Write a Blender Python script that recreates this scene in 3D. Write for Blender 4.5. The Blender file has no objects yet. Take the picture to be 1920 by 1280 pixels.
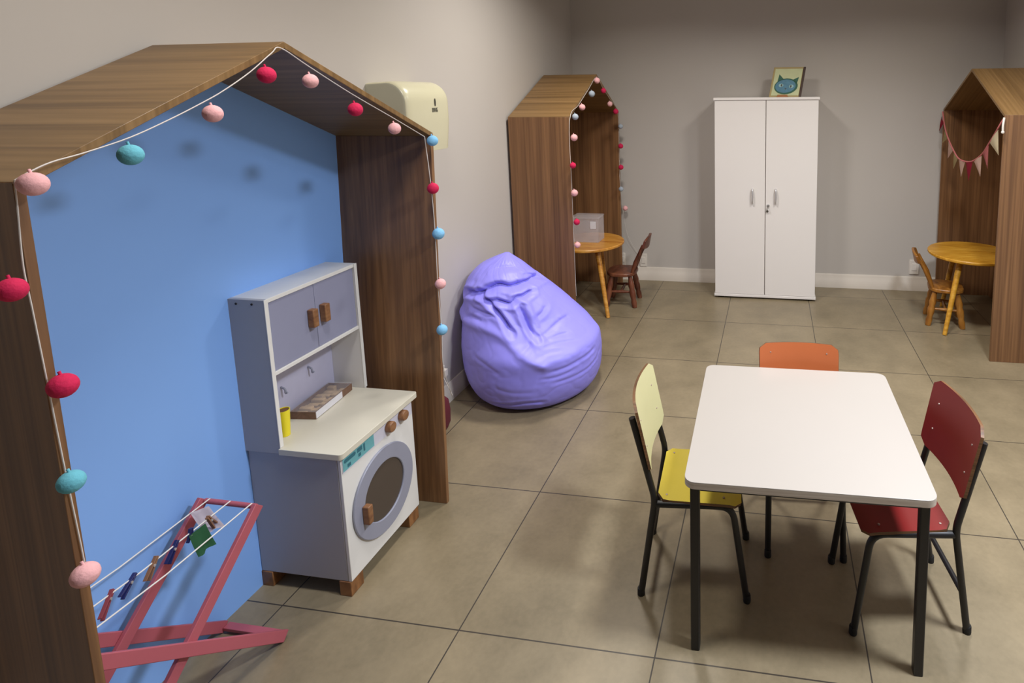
import bpy, bmesh, math, random
from mathutils import Vector, Matrix, noise

random.seed(7)
SC = bpy.context.scene
COL = SC.collection
PI = math.pi

# ------------------------------------------------------------------ materials
def lin(c):
    def f(u):
        u /= 255.0
        return u / 12.92 if u <= 0.04045 else ((u + 0.055) / 1.055) ** 2.4
    return (f(c[0]), f(c[1]), f(c[2]), 1.0)

def base_mat(name, rgb, rough=0.6, metal=0.0, spec=0.5):
    m = bpy.data.materials.new(name)
    m.use_nodes = True
    nt = m.node_tree
    b = nt.nodes['Principled BSDF']
    b.inputs['Base Color'].default_value = lin(rgb)
    b.inputs['Roughness'].default_value = rough
    b.inputs['Metallic'].default_value = metal
    b.inputs['Specular IOR Level'].default_value = spec
    return m, nt, b

def plain(name, rgb, rough=0.6, metal=0.0, var=0.06, scale=30.0, bump=0.0, spec=0.5):
    """procedural: base colour gently varied by noise, with optional noise bump"""
    m, nt, b = base_mat(name, rgb, rough, metal, spec)
    tc = nt.nodes.new('ShaderNodeTexCoord')
    nz = nt.nodes.new('ShaderNodeTexNoise')
    nz.inputs['Scale'].default_value = scale
    nz.inputs['Detail'].default_value = 4
    nt.links.new(tc.outputs['Object'], nz.inputs['Vector'])
    mx = nt.nodes.new('ShaderNodeMix'); mx.data_type = 'RGBA'
    c = lin(rgb)
    mx.inputs[6].default_value = tuple(v * (1 - var) for v in c[:3]) + (1,)
    mx.inputs[7].default_value = tuple(min(1, v * (1 + var)) for v in c[:3]) + (1,)
    nt.links.new(nz.outputs['Fac'], mx.inputs[0])
    nt.links.new(mx.outputs[2], b.inputs['Base Color'])
    if bump:
        bp = nt.nodes.new('ShaderNodeBump')
        bp.inputs['Strength'].default_value = bump
        bp.inputs['Distance'].default_value = 0.002
        nt.links.new(nz.outputs['Fac'], bp.inputs['Height'])
        nt.links.new(bp.outputs['Normal'], b.inputs['Normal'])
    return m

def wood(name, dark, mid, light, grain=(45, 45, 1.4), rough=0.5, contrast=1.0):
    m, nt, b = base_mat(name, mid, rough)
    tc = nt.nodes.new('ShaderNodeTexCoord')
    mp = nt.nodes.new('ShaderNodeMapping'); mp.inputs['Scale'].default_value = grain
    nz = nt.nodes.new('ShaderNodeTexNoise')
    nz.inputs['Scale'].default_value = 1.0; nz.inputs['Detail'].default_value = 6
    nz.inputs['Distortion'].default_value = 0.5
    nt.links.new(tc.outputs['Object'], mp.inputs['Vector'])
    nt.links.new(mp.outputs['Vector'], nz.inputs['Vector'])
    # broad plank-like bands
    mp2 = nt.nodes.new('ShaderNodeMapping'); mp2.inputs['Scale'].default_value = tuple(g * 0.22 for g in grain)
    nz2 = nt.nodes.new('ShaderNodeTexNoise')
    nz2.inputs['Scale'].default_value = 1.0; nz2.inputs['Detail'].default_value = 2
    nt.links.new(tc.outputs['Object'], mp2.inputs['Vector'])
    nt.links.new(mp2.outputs['Vector'], nz2.inputs['Vector'])
    ma = nt.nodes.new('ShaderNodeMath'); ma.operation = 'ADD'
    m1 = nt.nodes.new('ShaderNodeMath'); m1.operation = 'MULTIPLY'; m1.inputs[1].default_value = 0.6
    m2 = nt.nodes.new('ShaderNodeMath'); m2.operation = 'MULTIPLY'; m2.inputs[1].default_value = 0.4
    nt.links.new(nz.outputs['Fac'], m1.inputs[0]); nt.links.new(nz2.outputs['Fac'], m2.inputs[0])
    nt.links.new(m1.outputs[0], ma.inputs[0]); nt.links.new(m2.outputs[0], ma.inputs[1])
    cr = nt.nodes.new('ShaderNodeValToRGB')
    e = cr.color_ramp.elements
    e[0].position = 0.5 - 0.17 / contrast; e[0].color = lin(dark)
    e[1].position = 0.5 + 0.17 / contrast; e[1].color = lin(light)
    k = e.new(0.5); k.color = lin(mid)
    nt.links.new(ma.outputs[0], cr.inputs['Fac'])
    nt.links.new(cr.outputs['Color'], b.inputs['Base Color'])
    return m

def tile_floor():
    m, nt, b = base_mat('porcelain_tile', (150, 138, 122), 0.36)
    N, L = nt.nodes, nt.links
    geo = N.new('ShaderNodeNewGeometry')
    sep = N.new('ShaderNodeSeparateXYZ'); L.new(geo.outputs['Position'], sep.inputs[0])
    def mth(op, a, v=None):
        n = N.new('ShaderNodeMath'); n.operation = op
        if isinstance(a, float): n.inputs[0].default_value = a
        else: L.new(a, n.inputs[0])
        if v is not None:
            if isinstance(v, float): n.inputs[1].default_value = v
            else: L.new(v, n.inputs[1])
        return n.outputs[0]
    ds = []
    for ax in (0, 1):
        q = mth('DIVIDE', sep.outputs[ax], 0.6)
        q = mth('ADD', q, 100.5)
        q = mth('FRACT', q)
        q = mth('SUBTRACT', q, 0.5)
        q = mth('ABSOLUTE', q)
        ds.append(q)
    d = mth('MINIMUM', ds[0], ds[1])
    g = mth('LESS_THAN', d, 0.0034)
    n1 = N.new('ShaderNodeTexNoise'); n1.inputs['Scale'].default_value = 3.2; n1.inputs['Detail'].default_value = 7; n1.inputs['Roughness'].default_value = 0.62
    n2 = N.new('ShaderNodeTexNoise'); n2.inputs['Scale'].default_value = 60; n2.inputs['Detail'].default_value = 3
    L.new(geo.outputs['Position'], n1.inputs['Vector']); L.new(geo.outputs['Position'], n2.inputs['Vector'])
    s = mth('ADD', mth('MULTIPLY', n1.outputs['Fac'], 0.8), mth('MULTIPLY', n2.outputs['Fac'], 0.2))
    cr = N.new('ShaderNodeValToRGB'); e = cr.color_ramp.elements
    e[0].position = 0.32; e[0].color = lin(FLOOR_D); e[1].position = 0.68; e[1].color = lin(FLOOR_L)
    L.new(s, cr.inputs['Fac'])
    mx = N.new('ShaderNodeMix'); mx.data_type = 'RGBA'
    L.new(g, mx.inputs[0]); L.new(cr.outputs['Color'], mx.inputs[6]); mx.inputs[7].default_value = lin((62, 55, 48))
    L.new(mx.outputs[2], b.inputs['Base Color'])
    r = mth('ADD', mth('MULTIPLY', n1.outputs['Fac'], 0.16), 0.30)
    L.new(r, b.inputs['Roughness'])
    bp = N.new('ShaderNodeBump'); bp.inputs['Strength'].default_value = 0.5; bp.inputs['Distance'].default_value = 0.002; bp.invert = True
    L.new(g, bp.inputs['Height']); L.new(bp.outputs['Normal'], b.inputs['Normal'])
    return m

FLOOR_D, FLOOR_L = (116, 104, 82), (146, 131, 105)
M = {}
M['wall'] = plain('wall_paint', (194, 187, 180), 0.75, var=0.02, scale=3)
M['ceiling'] = plain('ceiling_paint', (170, 165, 158), 0.8, var=0.02, scale=3)
M['base'] = plain('baseboard_white', (222, 212, 200), 0.5, var=0.02)
M['wood_v'] = wood('walnut_laminate_upright', (90, 61, 40), (122, 86, 56), (150, 109, 72), (70, 70, 1.2), 0.4, 0.92)
M['wood_r'] = wood('walnut_laminate_roof', (98, 72, 42), (128, 98, 60), (152, 119, 78), (60, 1.2, 0.6), 0.4, 0.9)
M['wood_r3'] = wood('walnut_laminate_roof_light', (98, 72, 42), (128, 98, 60), (152, 119, 78), (1.2, 60, 0.6), 0.4, 0.75)
M['blue'] = plain('blue_painted_board', (138, 184, 254), 0.5, var=0.03, scale=3)
M['white'] = plain('white_melamine', (226, 224, 222), 0.4, var=0.01)
M['table_white'] = plain('white_laminate', (172, 164, 157), 0.3, var=0.01, scale=8)
M['cream'] = plain('cream_laminate', (212, 206, 190), 0.4, var=0.015)
M['grey_side'] = plain('kitchen_side_grey', (172, 170, 174), 0.5, var=0.02)  # toy kitchen outer sides, greyer than its white inner panel
M['lavender'] = plain('lavender_grey_panel', (144, 146, 172), 0.5, var=0.02)
M['ring_grey'] = plain('grey_lacquer', (146, 148, 166), 0.4, var=0.02)
M['splash'] = plain('pale_lilac_panel', (186, 184, 208), 0.5, var=0.06, scale=22)
M['wood_knob'] = wood('stained_knob_wood', (104, 68, 46), (140, 98, 66), (164, 122, 86), (30, 30, 60), 0.45)
M['wood_foot'] = wood('brown_block_wood', (104, 66, 36), (142, 96, 56), (162, 116, 72), (20, 60, 20), 0.5)
M['dark'] = plain('dark_recess', (40, 34, 30), 0.8)
M['glass_dark'] = plain('smoky_window', (76, 66, 60), 0.16, var=0.03, scale=6)
M['teal'] = plain('teal_print', (110, 176, 184), 0.5, var=0.18, scale=40)
M['teal_d'] = plain('dark_teal_print', (52, 112, 128), 0.5, var=0.1)
M['strip'] = plain('pale_control_strip', (214, 212, 226), 0.45, var=0.02)
M['pink_paint'] = plain('coral_pink_paint', (178, 90, 102), 0.5, var=0.06, scale=18)
M['string'] = plain('white_string', (226, 222, 218), 0.8)
M['cord'] = plain('clear_white_cord', (214, 206, 200), 0.4)
M['ball_pink'] = plain('pink_cotton', (238, 178, 180), 0.9, var=0.08, scale=160, bump=0.6)
M['ball_red'] = plain('crimson_cotton', (204, 24, 78), 0.85, var=0.12, scale=160, bump=0.6)
M['ball_teal'] = plain('teal_cotton', (104, 182, 200), 0.9, var=0.08, scale=160, bump=0.6)
M['ball_sky'] = plain('sky_cotton', (130, 190, 232), 0.9, var=0.08, scale=160, bump=0.6)
M['ball_grey'] = plain('grey_blue_cotton', (168, 178, 190), 0.9, var=0.08, scale=160, bump=0.6)
M['purple'] = plain('violet_leatherette', (152, 146, 252), 0.45, var=0.05, scale=10)
M['dryer'] = plain('cream_plastic', (208, 202, 172), 0.28, var=0.015)
M['dryer_shade'] = plain('cream_plastic_shaded', (172, 170, 152), 0.4, var=0.015)  # same cream, with the shade on the dryer's ends put into the colour
M['ink'] = plain('dark_grey_print', (70, 66, 58), 0.6)
M['black_metal'] = plain('black_enamelled_steel', (22, 20, 23), 0.45, var=0.1)
M['rubber'] = plain('black_rubber', (22, 20, 20), 0.7)
M['ply_edge'] = wood('plywood_edge', (176, 160, 146), (196, 184, 172), (206, 196, 186), (6, 6, 200), 0.5)
M['ply_dark'] = wood('varnished_ply_edge', (70, 48, 28), (104, 70, 42), (130, 92, 60), (6, 6, 200), 0.5)
M['yellow'] = plain('yellow_laminate', (216, 194, 66), 0.38, var=0.05, scale=14)
M['yellow_lit'] = plain('yellow_laminate_lit', (210, 204, 156), 0.4, var=0.03, scale=14)  # chair yellow, with the light on the backrest painted in as a paler tone
M['red'] = plain('red_laminate', (120, 20, 18), 0.48, var=0.08, scale=14)
M['orange'] = plain('orange_laminate', (188, 102, 58), 0.4, var=0.05, scale=14)
M['screw'] = plain('pale_rivet', (170, 150, 140), 0.5, 0.2)
M['pine'] = wood('varnished_pine', (160, 96, 30), (198, 136, 54), (220, 166, 84), (9, 60, 60), 0.35)
M['pine_y'] = wood('yellow_varnished_pine', (168, 112, 24), (200, 144, 44), (220, 170, 70), (9, 70, 70), 0.35)
M['chair_dark'] = wood('dark_varnished_wood', (66, 32, 22), (104, 56, 38), (134, 82, 56), (30, 30, 8), 0.35)
M['chair_honey'] = wood('honey_varnished_wood', (110, 66, 20), (152, 98, 34), (180, 126, 56), (30, 30, 8), 0.35)
M['cup_white'] = plain('cupboard_white', (236, 230, 226), 0.4, var=0.01, scale=5)
M['chrome'] = plain('brushed_chrome', (214, 212, 212), 0.3, 0.6)
M['plate'] = plain('white_plate_plastic', (224, 216, 206), 0.4)
M['canvas'] = plain('pale_green_canvas', (196, 200, 156), 0.7, var=0.12, scale=14)
M['canvas_frame'] = plain('tan_frame', (166, 146, 96), 0.6)
M['edge_strip'] = plain('dark_strip', (70, 52, 44), 0.7)  # dark strip along the right edge of the cat picture
M['cat_blue'] = plain('blue_grey_paint', (84, 128, 150), 0.7, var=0.25, scale=60)
M['cat_green'] = plain('deep_green_paint', (50, 96, 78), 0.7, var=0.15, scale=60)
M['cat_light'] = plain('pale_aqua_paint', (150, 186, 186), 0.7)
M['easel'] = plain('orange_brown_wood', (166, 110, 66), 0.6)
M['cup_yellow'] = plain('yellow_plastic', (240, 222, 40), 0.4, var=0.02)
M['cup_in'] = plain('brown_inside', (110, 78, 52), 0.7)
M['card_brown'] = plain('printed_card_brown', (118, 88, 70), 0.6, var=0.5, scale=70)
M['card_white'] = plain('white_label_card', (222, 220, 226), 0.6, var=0.06, scale=60)
M['pieces'] = plain('brown_wood_pieces', (176, 146, 104), 0.6, var=0.5, scale=45)
M['green_cloth'] = plain('green_felt', (54, 108, 72), 0.9, var=0.12, scale=60)
M['navy'] = plain('navy_plastic', (30, 34, 92), 0.4)
M['peg'] = plain('natural_peg_wood', (140, 100, 74), 0.7, var=0.15)
M['peg_red'] = plain('red_brown_peg', (130, 52, 62), 0.6)
M['white_cloth'] = plain('white_card_cloth', (226, 216, 224), 0.8)
M['flag_cream'] = plain('cream_felt', (236, 220, 184), 0.9)
M['flag_pale'] = plain('pale_pink_felt', (236, 200, 182), 0.9)
M['flag_olive'] = plain('olive_cream_felt', (196, 176, 126), 0.9)
M['flag_red'] = plain('crimson_felt', (170, 34, 60), 0.9)
M['flag_rose'] = plain('dusty_rose_felt', (198, 112, 110), 0.9)
M['maroon'] = plain('maroon_fabric', (96, 28, 40), 0.8)

def clear_plastic():
    m, nt, b = base_mat('clear_plastic', (232, 226, 230), 0.18)
    b.inputs['Transmission Weight'].default_value = 0.0
    b.inputs['Alpha'].default_value = 0.24
    return m
M['clear'] = clear_plastic()
M['clear_thin'] = M['clear'].copy(); M['clear_thin'].name = 'clear_film'
M['clear_thin'].node_tree.nodes['Principled BSDF'].inputs['Alpha'].default_value = 0.12
M['tile'] = tile_floor()

# ------------------------------------------------------------------ mesh helpers
def bm_new(): return bmesh.new()

def box(bm, x0, x1, y0, y1, z0, z1):
    v = [bm.verts.new(p) for p in ((x0,y0,z0),(x1,y0,z0),(x1,y1,z0),(x0,y1,z0),(x0,y0,z1),(x1,y0,z1),(x1,y1,z1),(x0,y1,z1))]
    for f in ((0,3,2,1),(4,5,6,7),(0,1,5,4),(1,2,6,5),(2,3,7,6),(3,0,4,7)):
        bm.faces.new([v[i] for i in f])
    return v

def bar(bm, a, b, w, h, up=(0,0,1)):
    """rectangular bar from a to b, w across, h along 'up'"""
    a, b = Vector(a), Vector(b)
    d = (b - a).normalized(); u = Vector(up)
    s = d.cross(u)
    if s.length < 1e-5: u = Vector((1,0,0)); s = d.cross(u)
    s.normalize(); u = s.cross(d).normalized()
    vs = []
    for p in (a, b):
        for i, j in ((-1,-1),(1,-1),(1,1),(-1,1)):
            vs.append(bm.verts.new(p + s * (i * w / 2) + u * (j * h / 2)))
    for f in ((0,1,2,3),(7,6,5,4),(0,4,5,1),(1,5,6,2),(2,6,7,3),(3,7,4,0)):
        bm.faces.new([vs[i] for i in f])

def prism(bm, pts, d):
    """extrude polygon pts by vector d"""
    d = Vector(d)
    lo = [bm.verts.new(p) for p in pts]; hi = [bm.verts.new(Vector(p) + d) for p in pts]
    n = len(pts)
    bm.faces.new(lo[::-1]); bm.faces.new(hi)
    for i in range(n):
        bm.faces.new((lo[i], lo[(i+1) % n], hi[(i+1) % n], hi[i]))

def smooth_path(pts, n=6):
    P = [Vector(p) for p in pts]; out = []
    for i in range(len(P) - 1):
        p0 = P[max(i-1, 0)]; p1 = P[i]; p2 = P[i+1]; p3 = P[min(i+2, len(P)-1)]
        for k in range(n):
            t = k / n
            out.append(0.5 * ((2*p1) + (p2-p0)*t + (2*p0-5*p1+4*p2-p3)*t*t + (3*p1-p0-3*p2+p3)*t**3))
    out.append(P[-1]); return out

def fillet(pts, r, n=6):
    P = [Vector(p) for p in pts]; out = [P[0]]
    for i in range(1, len(P)-1):
        a = (P[i-1]-P[i]).normalized(); b = (P[i+1]-P[i]).normalized()
        q = min(r, (P[i-1]-P[i]).length*0.45, (P[i+1]-P[i]).length*0.45)
        s, e = P[i]+a*q, P[i]+b*q
        for k in range(n+1):
            t = k/n
            out.append(s*(1-t)**2 + P[i]*2*t*(1-t) + e*t*t)
    out.append(P[-1]); return out

def tube(bm, pts, r, seg=10, radii=None):
    P = [Vector(p) for p in pts]; rings = []
    prev = None
    for i, p in enumerate(P):
        d = (P[min(i+1, len(P)-1)] - P[max(i-1, 0)]).normalized()
        if prev is None:
            u = Vector((0,0,1)) if abs(d.z) < 0.9 else Vector((1,0,0))
            s = d.cross(u).normalized()
        else:
            s = prev - d * prev.dot(d)
            s.normalize()
        prev = s; t = d.cross(s)
        rr = radii[i] if radii else r
        rings.append([bm.verts.new(p + (s*math.cos(2*PI*k/seg) + t*math.sin(2*PI*k/seg)) * rr) for k in range(seg)])
    for a, b in zip(rings, rings[1:]):
        for k in range(seg):
            bm.faces.new((a[k], a[(k+1) % seg], b[(k+1) % seg], b[k]))
    bm.faces.new(rings[0][::-1]); bm.faces.new(rings[-1])

def lathe(bm, prof, c=(0,0,0), seg=32, axis='z', closed=False):
    """prof: list of (r, h)"""
    c = Vector(c); rings = []
    def pt(r, h, a):
        x, y = r*math.cos(a), r*math.sin(a)
        if axis == 'z': return c + Vector((x, y, h))
        if axis == 'x': return c + Vector((h, x, y))
        return c + Vector((y, h, x))
    for r, h in prof:
        if r < 1e-6: rings.append([bm.verts.new(pt(0, h, 0))])
        else: rings.append([bm.verts.new(pt(r, h, 2*PI*k/seg)) for k in range(seg)])
    prs = list(zip(rings, rings[1:]))
    if closed: prs.append((rings[-1], rings[0]))
    for a, b in prs:
        for k in range(seg):
            i, j = k, (k+1) % seg
            if len(a) == 1 and len(b) == 1: continue
            if len(a) == 1: bm.faces.new((a[0], b[j], b[i]))
            elif len(b) == 1: bm.faces.new((a[i], a[j], b[0]))
            else: bm.faces.new((a[i], a[j], b[j], b[i]))
    if not closed:
        if len(rings[0]) > 1: bm.faces.new(rings[0][::-1])
        if len(rings[-1]) > 1: bm.faces.new(rings[-1])

def ball(bm, c, r, squash=(1,1,1), seg=20):
    rg = []
    prof = []
    n = 12
    for i in range(n+1):
        a = PI*i/n
        prof.append((r*math.sin(a), -r*math.cos(a)))
    b2 = bm_new(); lathe(b2, prof, (0,0,0), seg)
    me = bpy.data.meshes.new('t'); b2.to_mesh(me); b2.free()
    n0 = len(bm.verts); bm.from_mesh(me); bpy.data.meshes.remove(me)
    bm.verts.ensure_lookup_table()
    for v in bm.verts[n0:]:
        v.co = Vector((v.co.x*squash[0], v.co.y*squash[1], v.co.z*squash[2])) + Vector(c)

def rrect(cx, cy, w, h, r, n=6):
    out = []
    for sx, sy, a0 in ((1,1,0),(-1,1,PI/2),(-1,-1,PI),(1,-1,3*PI/2)):
        for k in range(n+1):
            a = a0 + PI/2*k/n
            out.append((cx + sx*(w/2-r) + r*math.cos(a), cy + sy*(h/2-r) + r*math.sin(a)))
    return out

def finish(name, bm, mat, smooth=35, bevel=0.0, seg=2):
    bmesh.ops.recalc_face_normals(bm, faces=bm.faces)
    me = bpy.data.meshes.new(name); bm.to_mesh(me); bm.free()
    me.materials.append(M[mat] if isinstance(mat, str) else mat)
    if smooth:
        for p in me.polygons: p.use_smooth = True
        me.set_sharp_from_angle(angle=math.radians(smooth))
    o = bpy.data.objects.new(name, me); COL.objects.link(o)
    if bevel:
        md = o.modifiers.new('bevel', 'BEVEL'); md.width = bevel; md.segments = seg
        md.limit_method = 'ANGLE'; md.angle_limit = math.radians(40); md.harden_normals = False
    return o

def thing(name, label, cat, loc=(0,0,0), rz=0.0, group=None):
    o = bpy.data.objects.new(name, None); COL.objects.link(o)
    o.empty_display_size = 0.1
    o.location = loc; o.rotation_euler = (0, 0, rz)
    o['label'] = label; o['category'] = cat
    if group: o['group'] = group
    return o

def part(root, name, bm, mat, world=False, smooth=35, bevel=0.0, label=None, parent=None):
    """child mesh of root; bm in root-local coordinates, or in world coordinates when world"""
    if world:
        inv = (Matrix.Translation(root.location) @ Matrix.Rotation(root.rotation_euler.z, 4, 'Z')).inverted()
        bm.transform(inv)
    o = finish(name, bm, mat, smooth, bevel)
    o.parent = parent or root
    if label: o['label'] = label
    return o

def single(name, bm, mat, label, cat, group=None, smooth=35, bevel=0.0):
    o = finish(name, bm, mat, smooth, bevel)
    o['label'] = label; o['category'] = cat
    if group: o['group'] = group
    return o

def struct(name, bm, mat, bevel=0.0):
    o = finish(name, bm, mat, 35, bevel); o['kind'] = 'structure'
    return o

# ------------------------------------------------------------------ the room
XL, XR, YB, YF, ZC = -0.755, 2.62, 3.23, -4.2, 2.65
b = bm_new(); box(b, XL-0.1, XR+0.1, YF, YB+0.1, -0.08, 0); struct('floor', b, 'tile')
b = bm_new(); box(b, XL-0.1, XL, YF, YB+0.1, 0, ZC); struct('wall_left', b, 'wall')
b = bm_new(); box(b, XL, XR, YB, YB+0.1, 0, ZC); struct('wall_back', b, 'wall')
b = bm_new(); box(b, XR, XR+0.1, YF, YB+0.1, 0, ZC); struct('wall_right', b, 'wall')
b = bm_new(); box(b, XL-0.1, XR+0.1, YF, YB+0.1, ZC, ZC+0.08); struct('ceiling', b, 'ceiling')

def baseboard(name, a, bb, nrm, h):
    bm = bm_new()
    a, bb, n = Vector(a), Vector(bb), Vector(nrm)
    prof = [(0,0),(0.014,0),(0.014,h*0.62),(0.010,h*0.68),(0.010,h*0.9),(0.006,h),(0,h)]
    prism(bm, [a + n*p + Vector((0,0,z)) for p, z in prof], bb - a)
    struct(name, bm, 'base')
baseboard('baseboard_left', (XL, YF, 0), (XL, YB, 0), (1,0,0), 0.10)
baseboard('baseboard_back', (XL+0.014, YB, 0), (XR-0.014, YB, 0), (0,-1,0), 0.115)
baseboard('baseboard_right', (XR, YF, 0), (XR, YB, 0), (-1,0,0), 0.10)

# ------------------------------------------------------------------ playhouse frames
def playhouse(label, loc, rz, bl, br, tl, tr, ru, ze, zr, D, wall_mat, roof_mat, back_mat, back_label):
    """open house-shaped frame: u (local x) across the opening, v (local y) away from the opening"""
    root = thing('playhouse', label, 'playhouse', loc, rz, 'house-shaped wooden play frames')
    t = 0.016
    out = [Vector((bl,0)), Vector((tl,ze)), Vector((ru,zr)), Vector((tr,ze)), Vector((br,0))]
    # inward offset of the open outline
    segs = []
    for p, q in zip(out, out[1:]):
        d = (q-p).normalized(); n = Vector((d.y, -d.x)); segs.append((p+n*t, d))
    def isect(s1, s2):
        p, d = s1; q, e = s2
        den = d.x*e.y - d.y*e.x
        k = ((q-p).x*e.y - (q-p).y*e.x)/den
        return p + d*k
    ins = [segs[0][0]] + [isect(segs[i], segs[i+1]) for i in range(3)]
    p, d = segs[3]; ins.append(p + d*((0-p.y)/d.y))
    p, d = segs[0]; ins[0] = p + d*((0-p.y)/d.y)
    V3 = lambda p: (p.x, 0, p.y)
    for i, nm, mt in ((0,'side_panel',wall_mat),(3,'side_panel',wall_mat),(1,'roof_panel',roof_mat),(2,'roof_panel',roof_mat)):
        bm = bm_new()
        prism(bm, [V3(out[i]), V3(out[i+1]), V3(ins[i+1]), V3(ins[i])], (0, D, 0))
        part(root, nm, bm, mt, bevel=0.0012)
    bm = bm_new()
    e = 0.0005
    prism(bm, [(q.x, D-0.008, q.y) for q in ins], (0, 0.007, 0))
    part(root, 'back_panel', bm, back_mat, label=back_label)
    return root

playhouse('large house-shaped wooden play frame with blue back panel holding the toy kitchen',
    (-0.337, -0.055, 0), PI/2, -0.573, 0.558, -0.570, 0.618, -0.003, 1.455, 1.735, 0.400, 'wood_v', 'wood_r', 'blue', 'sky blue back panel')
playhouse('house-shaped wooden play frame in the far left corner beside the beanbag',
    (-0.337, 2.559, 0), PI/2, -0.577, 0.577, -0.577, 0.577, 0.020, 1.455, 1.735, 0.400, 'wood_v', 'wood_r', 'wood_v', None)
playhouse('house-shaped wooden play frame at the right wall hung with triangle bunting',
    (2.200, 2.604, 0), -PI/2, -0.587, 0.587, -0.587, 0.587, 0.0, 1.455, 1.735, 0.404, 'wood_v', 'wood_r3', 'wood_v', None)

# ------------------------------------------------------------------ string lights
def string_lights(label, cords, balls, group, r=0.0205):
    root = thing('string_lights', label, 'string lights', balls[0][1], 0, group)
    bm = bm_new()
    for c in cords:
        tube(bm, smooth_path(c, 5), 0.0014, 6)
    part(root, 'cord', bm, 'cord', world=True)
    for col, p in balls:
        bm = bm_new()
        k = 0.93 + 0.14*random.random()
        ball(bm, p, r*k)
        tube(bm, [Vector(p)+Vector((0,0,r*0.8*k)), Vector(p)+Vector((-0.004,0,r*1.25*k))], 0.0024, 8)
        part(root, 'light_ball', bm, col, world=True, smooth=60)
    return root

PK, RD, TL_, SK, GB = 'ball_pink', 'ball_red', 'ball_teal', 'ball_sky', 'ball_grey'
X1 = -0.308
balls1 = [(PK,(X1,-0.617,1.451)),(RD,(X1,-0.665,1.284)),(RD,(X1,-0.621,1.094)),(TL_,(X1,-0.631,0.918)),(PK,(X1,-0.633,0.736)),
  (TL_,(X1,-0.466,1.484)),(PK,(X1,-0.294,1.557)),(RD,(X1,-0.148,1.646)),(PK,(X1,-0.016,1.634)),(RD,(X1,0.140,1.554)),(PK,(X1,0.309,1.487)),
  (SK,(X1,0.512,1.430)),(RD,(X1,0.495,1.257)),(SK,(X1,0.509,1.084)),(PK,(X1,0.500,0.894)),(SK,(X1,0.490,0.718))]
XC = -0.3335
cord1 = [(XC,-0.624,1.458),(XC,-0.6,1.471),(XC,-0.57,1.483),(XC,-0.521,1.494),(XC,-0.444,1.516),(XC,-0.365,1.548),(XC,-0.293,1.581),(XC,-0.240,1.608),(XC,-0.167,1.653),(XC,-0.102,1.702),(XC,-0.073,1.717),(XC,0.012,1.674),(XC,0.162,1.600),(XC,0.348,1.517),(XC,0.505,1.445)]
cord1l = [(XC,-0.624,1.458),(XC,-0.626,1.41),(XC,-0.631,1.314),(XC,-0.629,1.245),(XC,-0.626,1.127),(XC,-0.621,0.922),(XC,-0.617,0.791),(XC,-0.615,0.70)]
cord1r = [(XC,0.505,1.445),(-0.315,0.495,1.263),(-0.318,0.504,1.081),(-0.318,0.499,0.898),(-0.318,0.502,0.712),(-0.33,0.515,0.558),(-0.36,0.60,0.40),(-0.52,0.85,0.25),(-0.72,1.10,0.182)]
string_lights('string of large cotton ball lights around the opening of the blue-backed play frame', [cord1, cord1l, cord1r], balls1, 'cotton ball string lights')
X2 = -0.310
b2 = [(PK,2.497,1.688),(GB,2.369,1.596),(PK,2.163,1.510),(GB,2.027,1.454),(PK,1.994,1.326),(RD,1.955,1.156),(PK,1.965,0.981),(RD,1.987,0.790),(PK,1.985,0.641),
      (RD,2.643,1.618),(PK,2.797,1.519),(RD,2.954,1.457),(GB,3.084,1.332),(RD,3.072,1.173),(RD,3.064,1.0),(GB,3.05,0.822),(PK,3.168,0.638)]
balls2 = [(c,(X2,y,z)) for c, y, z in b2]
cord2 = [(-0.333,1.99,0.30),(-0.333,1.985,0.641),(-0.333,1.984,1.0),(-0.333,1.986,1.43),(-0.333,2.163,1.525),(-0.333,2.369,1.625),(-0.333,2.560,1.715),(-0.333,2.70,1.640),(-0.333,2.90,1.545),(-0.333,3.09,1.45),(-0.333,3.105,1.17),(-0.333,3.10,0.90),(-0.330,3.15,0.66),(-0.30,3.19,0.40),(-0.20,3.215,0.20)]
string_lights('string of cotton ball lights around the far left corner play frame', [cord2], balls2, 'cotton ball string lights')

# ------------------------------------------------------------------ bunting
XB = 2.186
bt = thing('bunting', 'felt triangle bunting in cream and pink hung across the right play frame', 'bunting', (XB, 2.6, 1.12))
bm = bm_new()
tube(bm, smooth_path([(2.1945,3.185,1.435),(XB,3.077,1.318),(XB,2.972,1.239),(XB,2.855,1.176),(XB,2.736,1.130),(XB,2.591,1.125),(XB,2.450,1.144),(XB,2.299,1.202),(XB,2.197,1.276),(XB,2.116,1.339),(XB,2.06,1.386),(2.1945,2.025,1.43)], 4), 0.005, 6)
part(bt, 'ribbon', bm, 'flag_rose', world=True)
flags = [('flag_olive',(3.075,1.310),(2.999,1.248),(3.111,1.201)),('flag_pale',(2.977,1.232),(2.855,1.176),(2.962,1.101)),('flag_olive',(2.841,1.166),(2.741,1.132),(2.820,1.043)),
 ('flag_pale',(2.727,1.128),(2.591,1.125),(2.648,1.011)),('flag_red',(2.580,1.121),(2.450,1.141),(2.496,1.003)),('flag_pale',(2.431,1.150),(2.298,1.198),(2.290,1.067)),
 ('flag_rose',(2.282,1.213),(2.196,1.273),(2.181,1.128)),('flag_cream',(2.182,1.287),(2.065,1.370),(2.027,1.228)),('flag_red',(3.180,1.401),(3.110,1.356),(3.213,1.284))]
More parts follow.
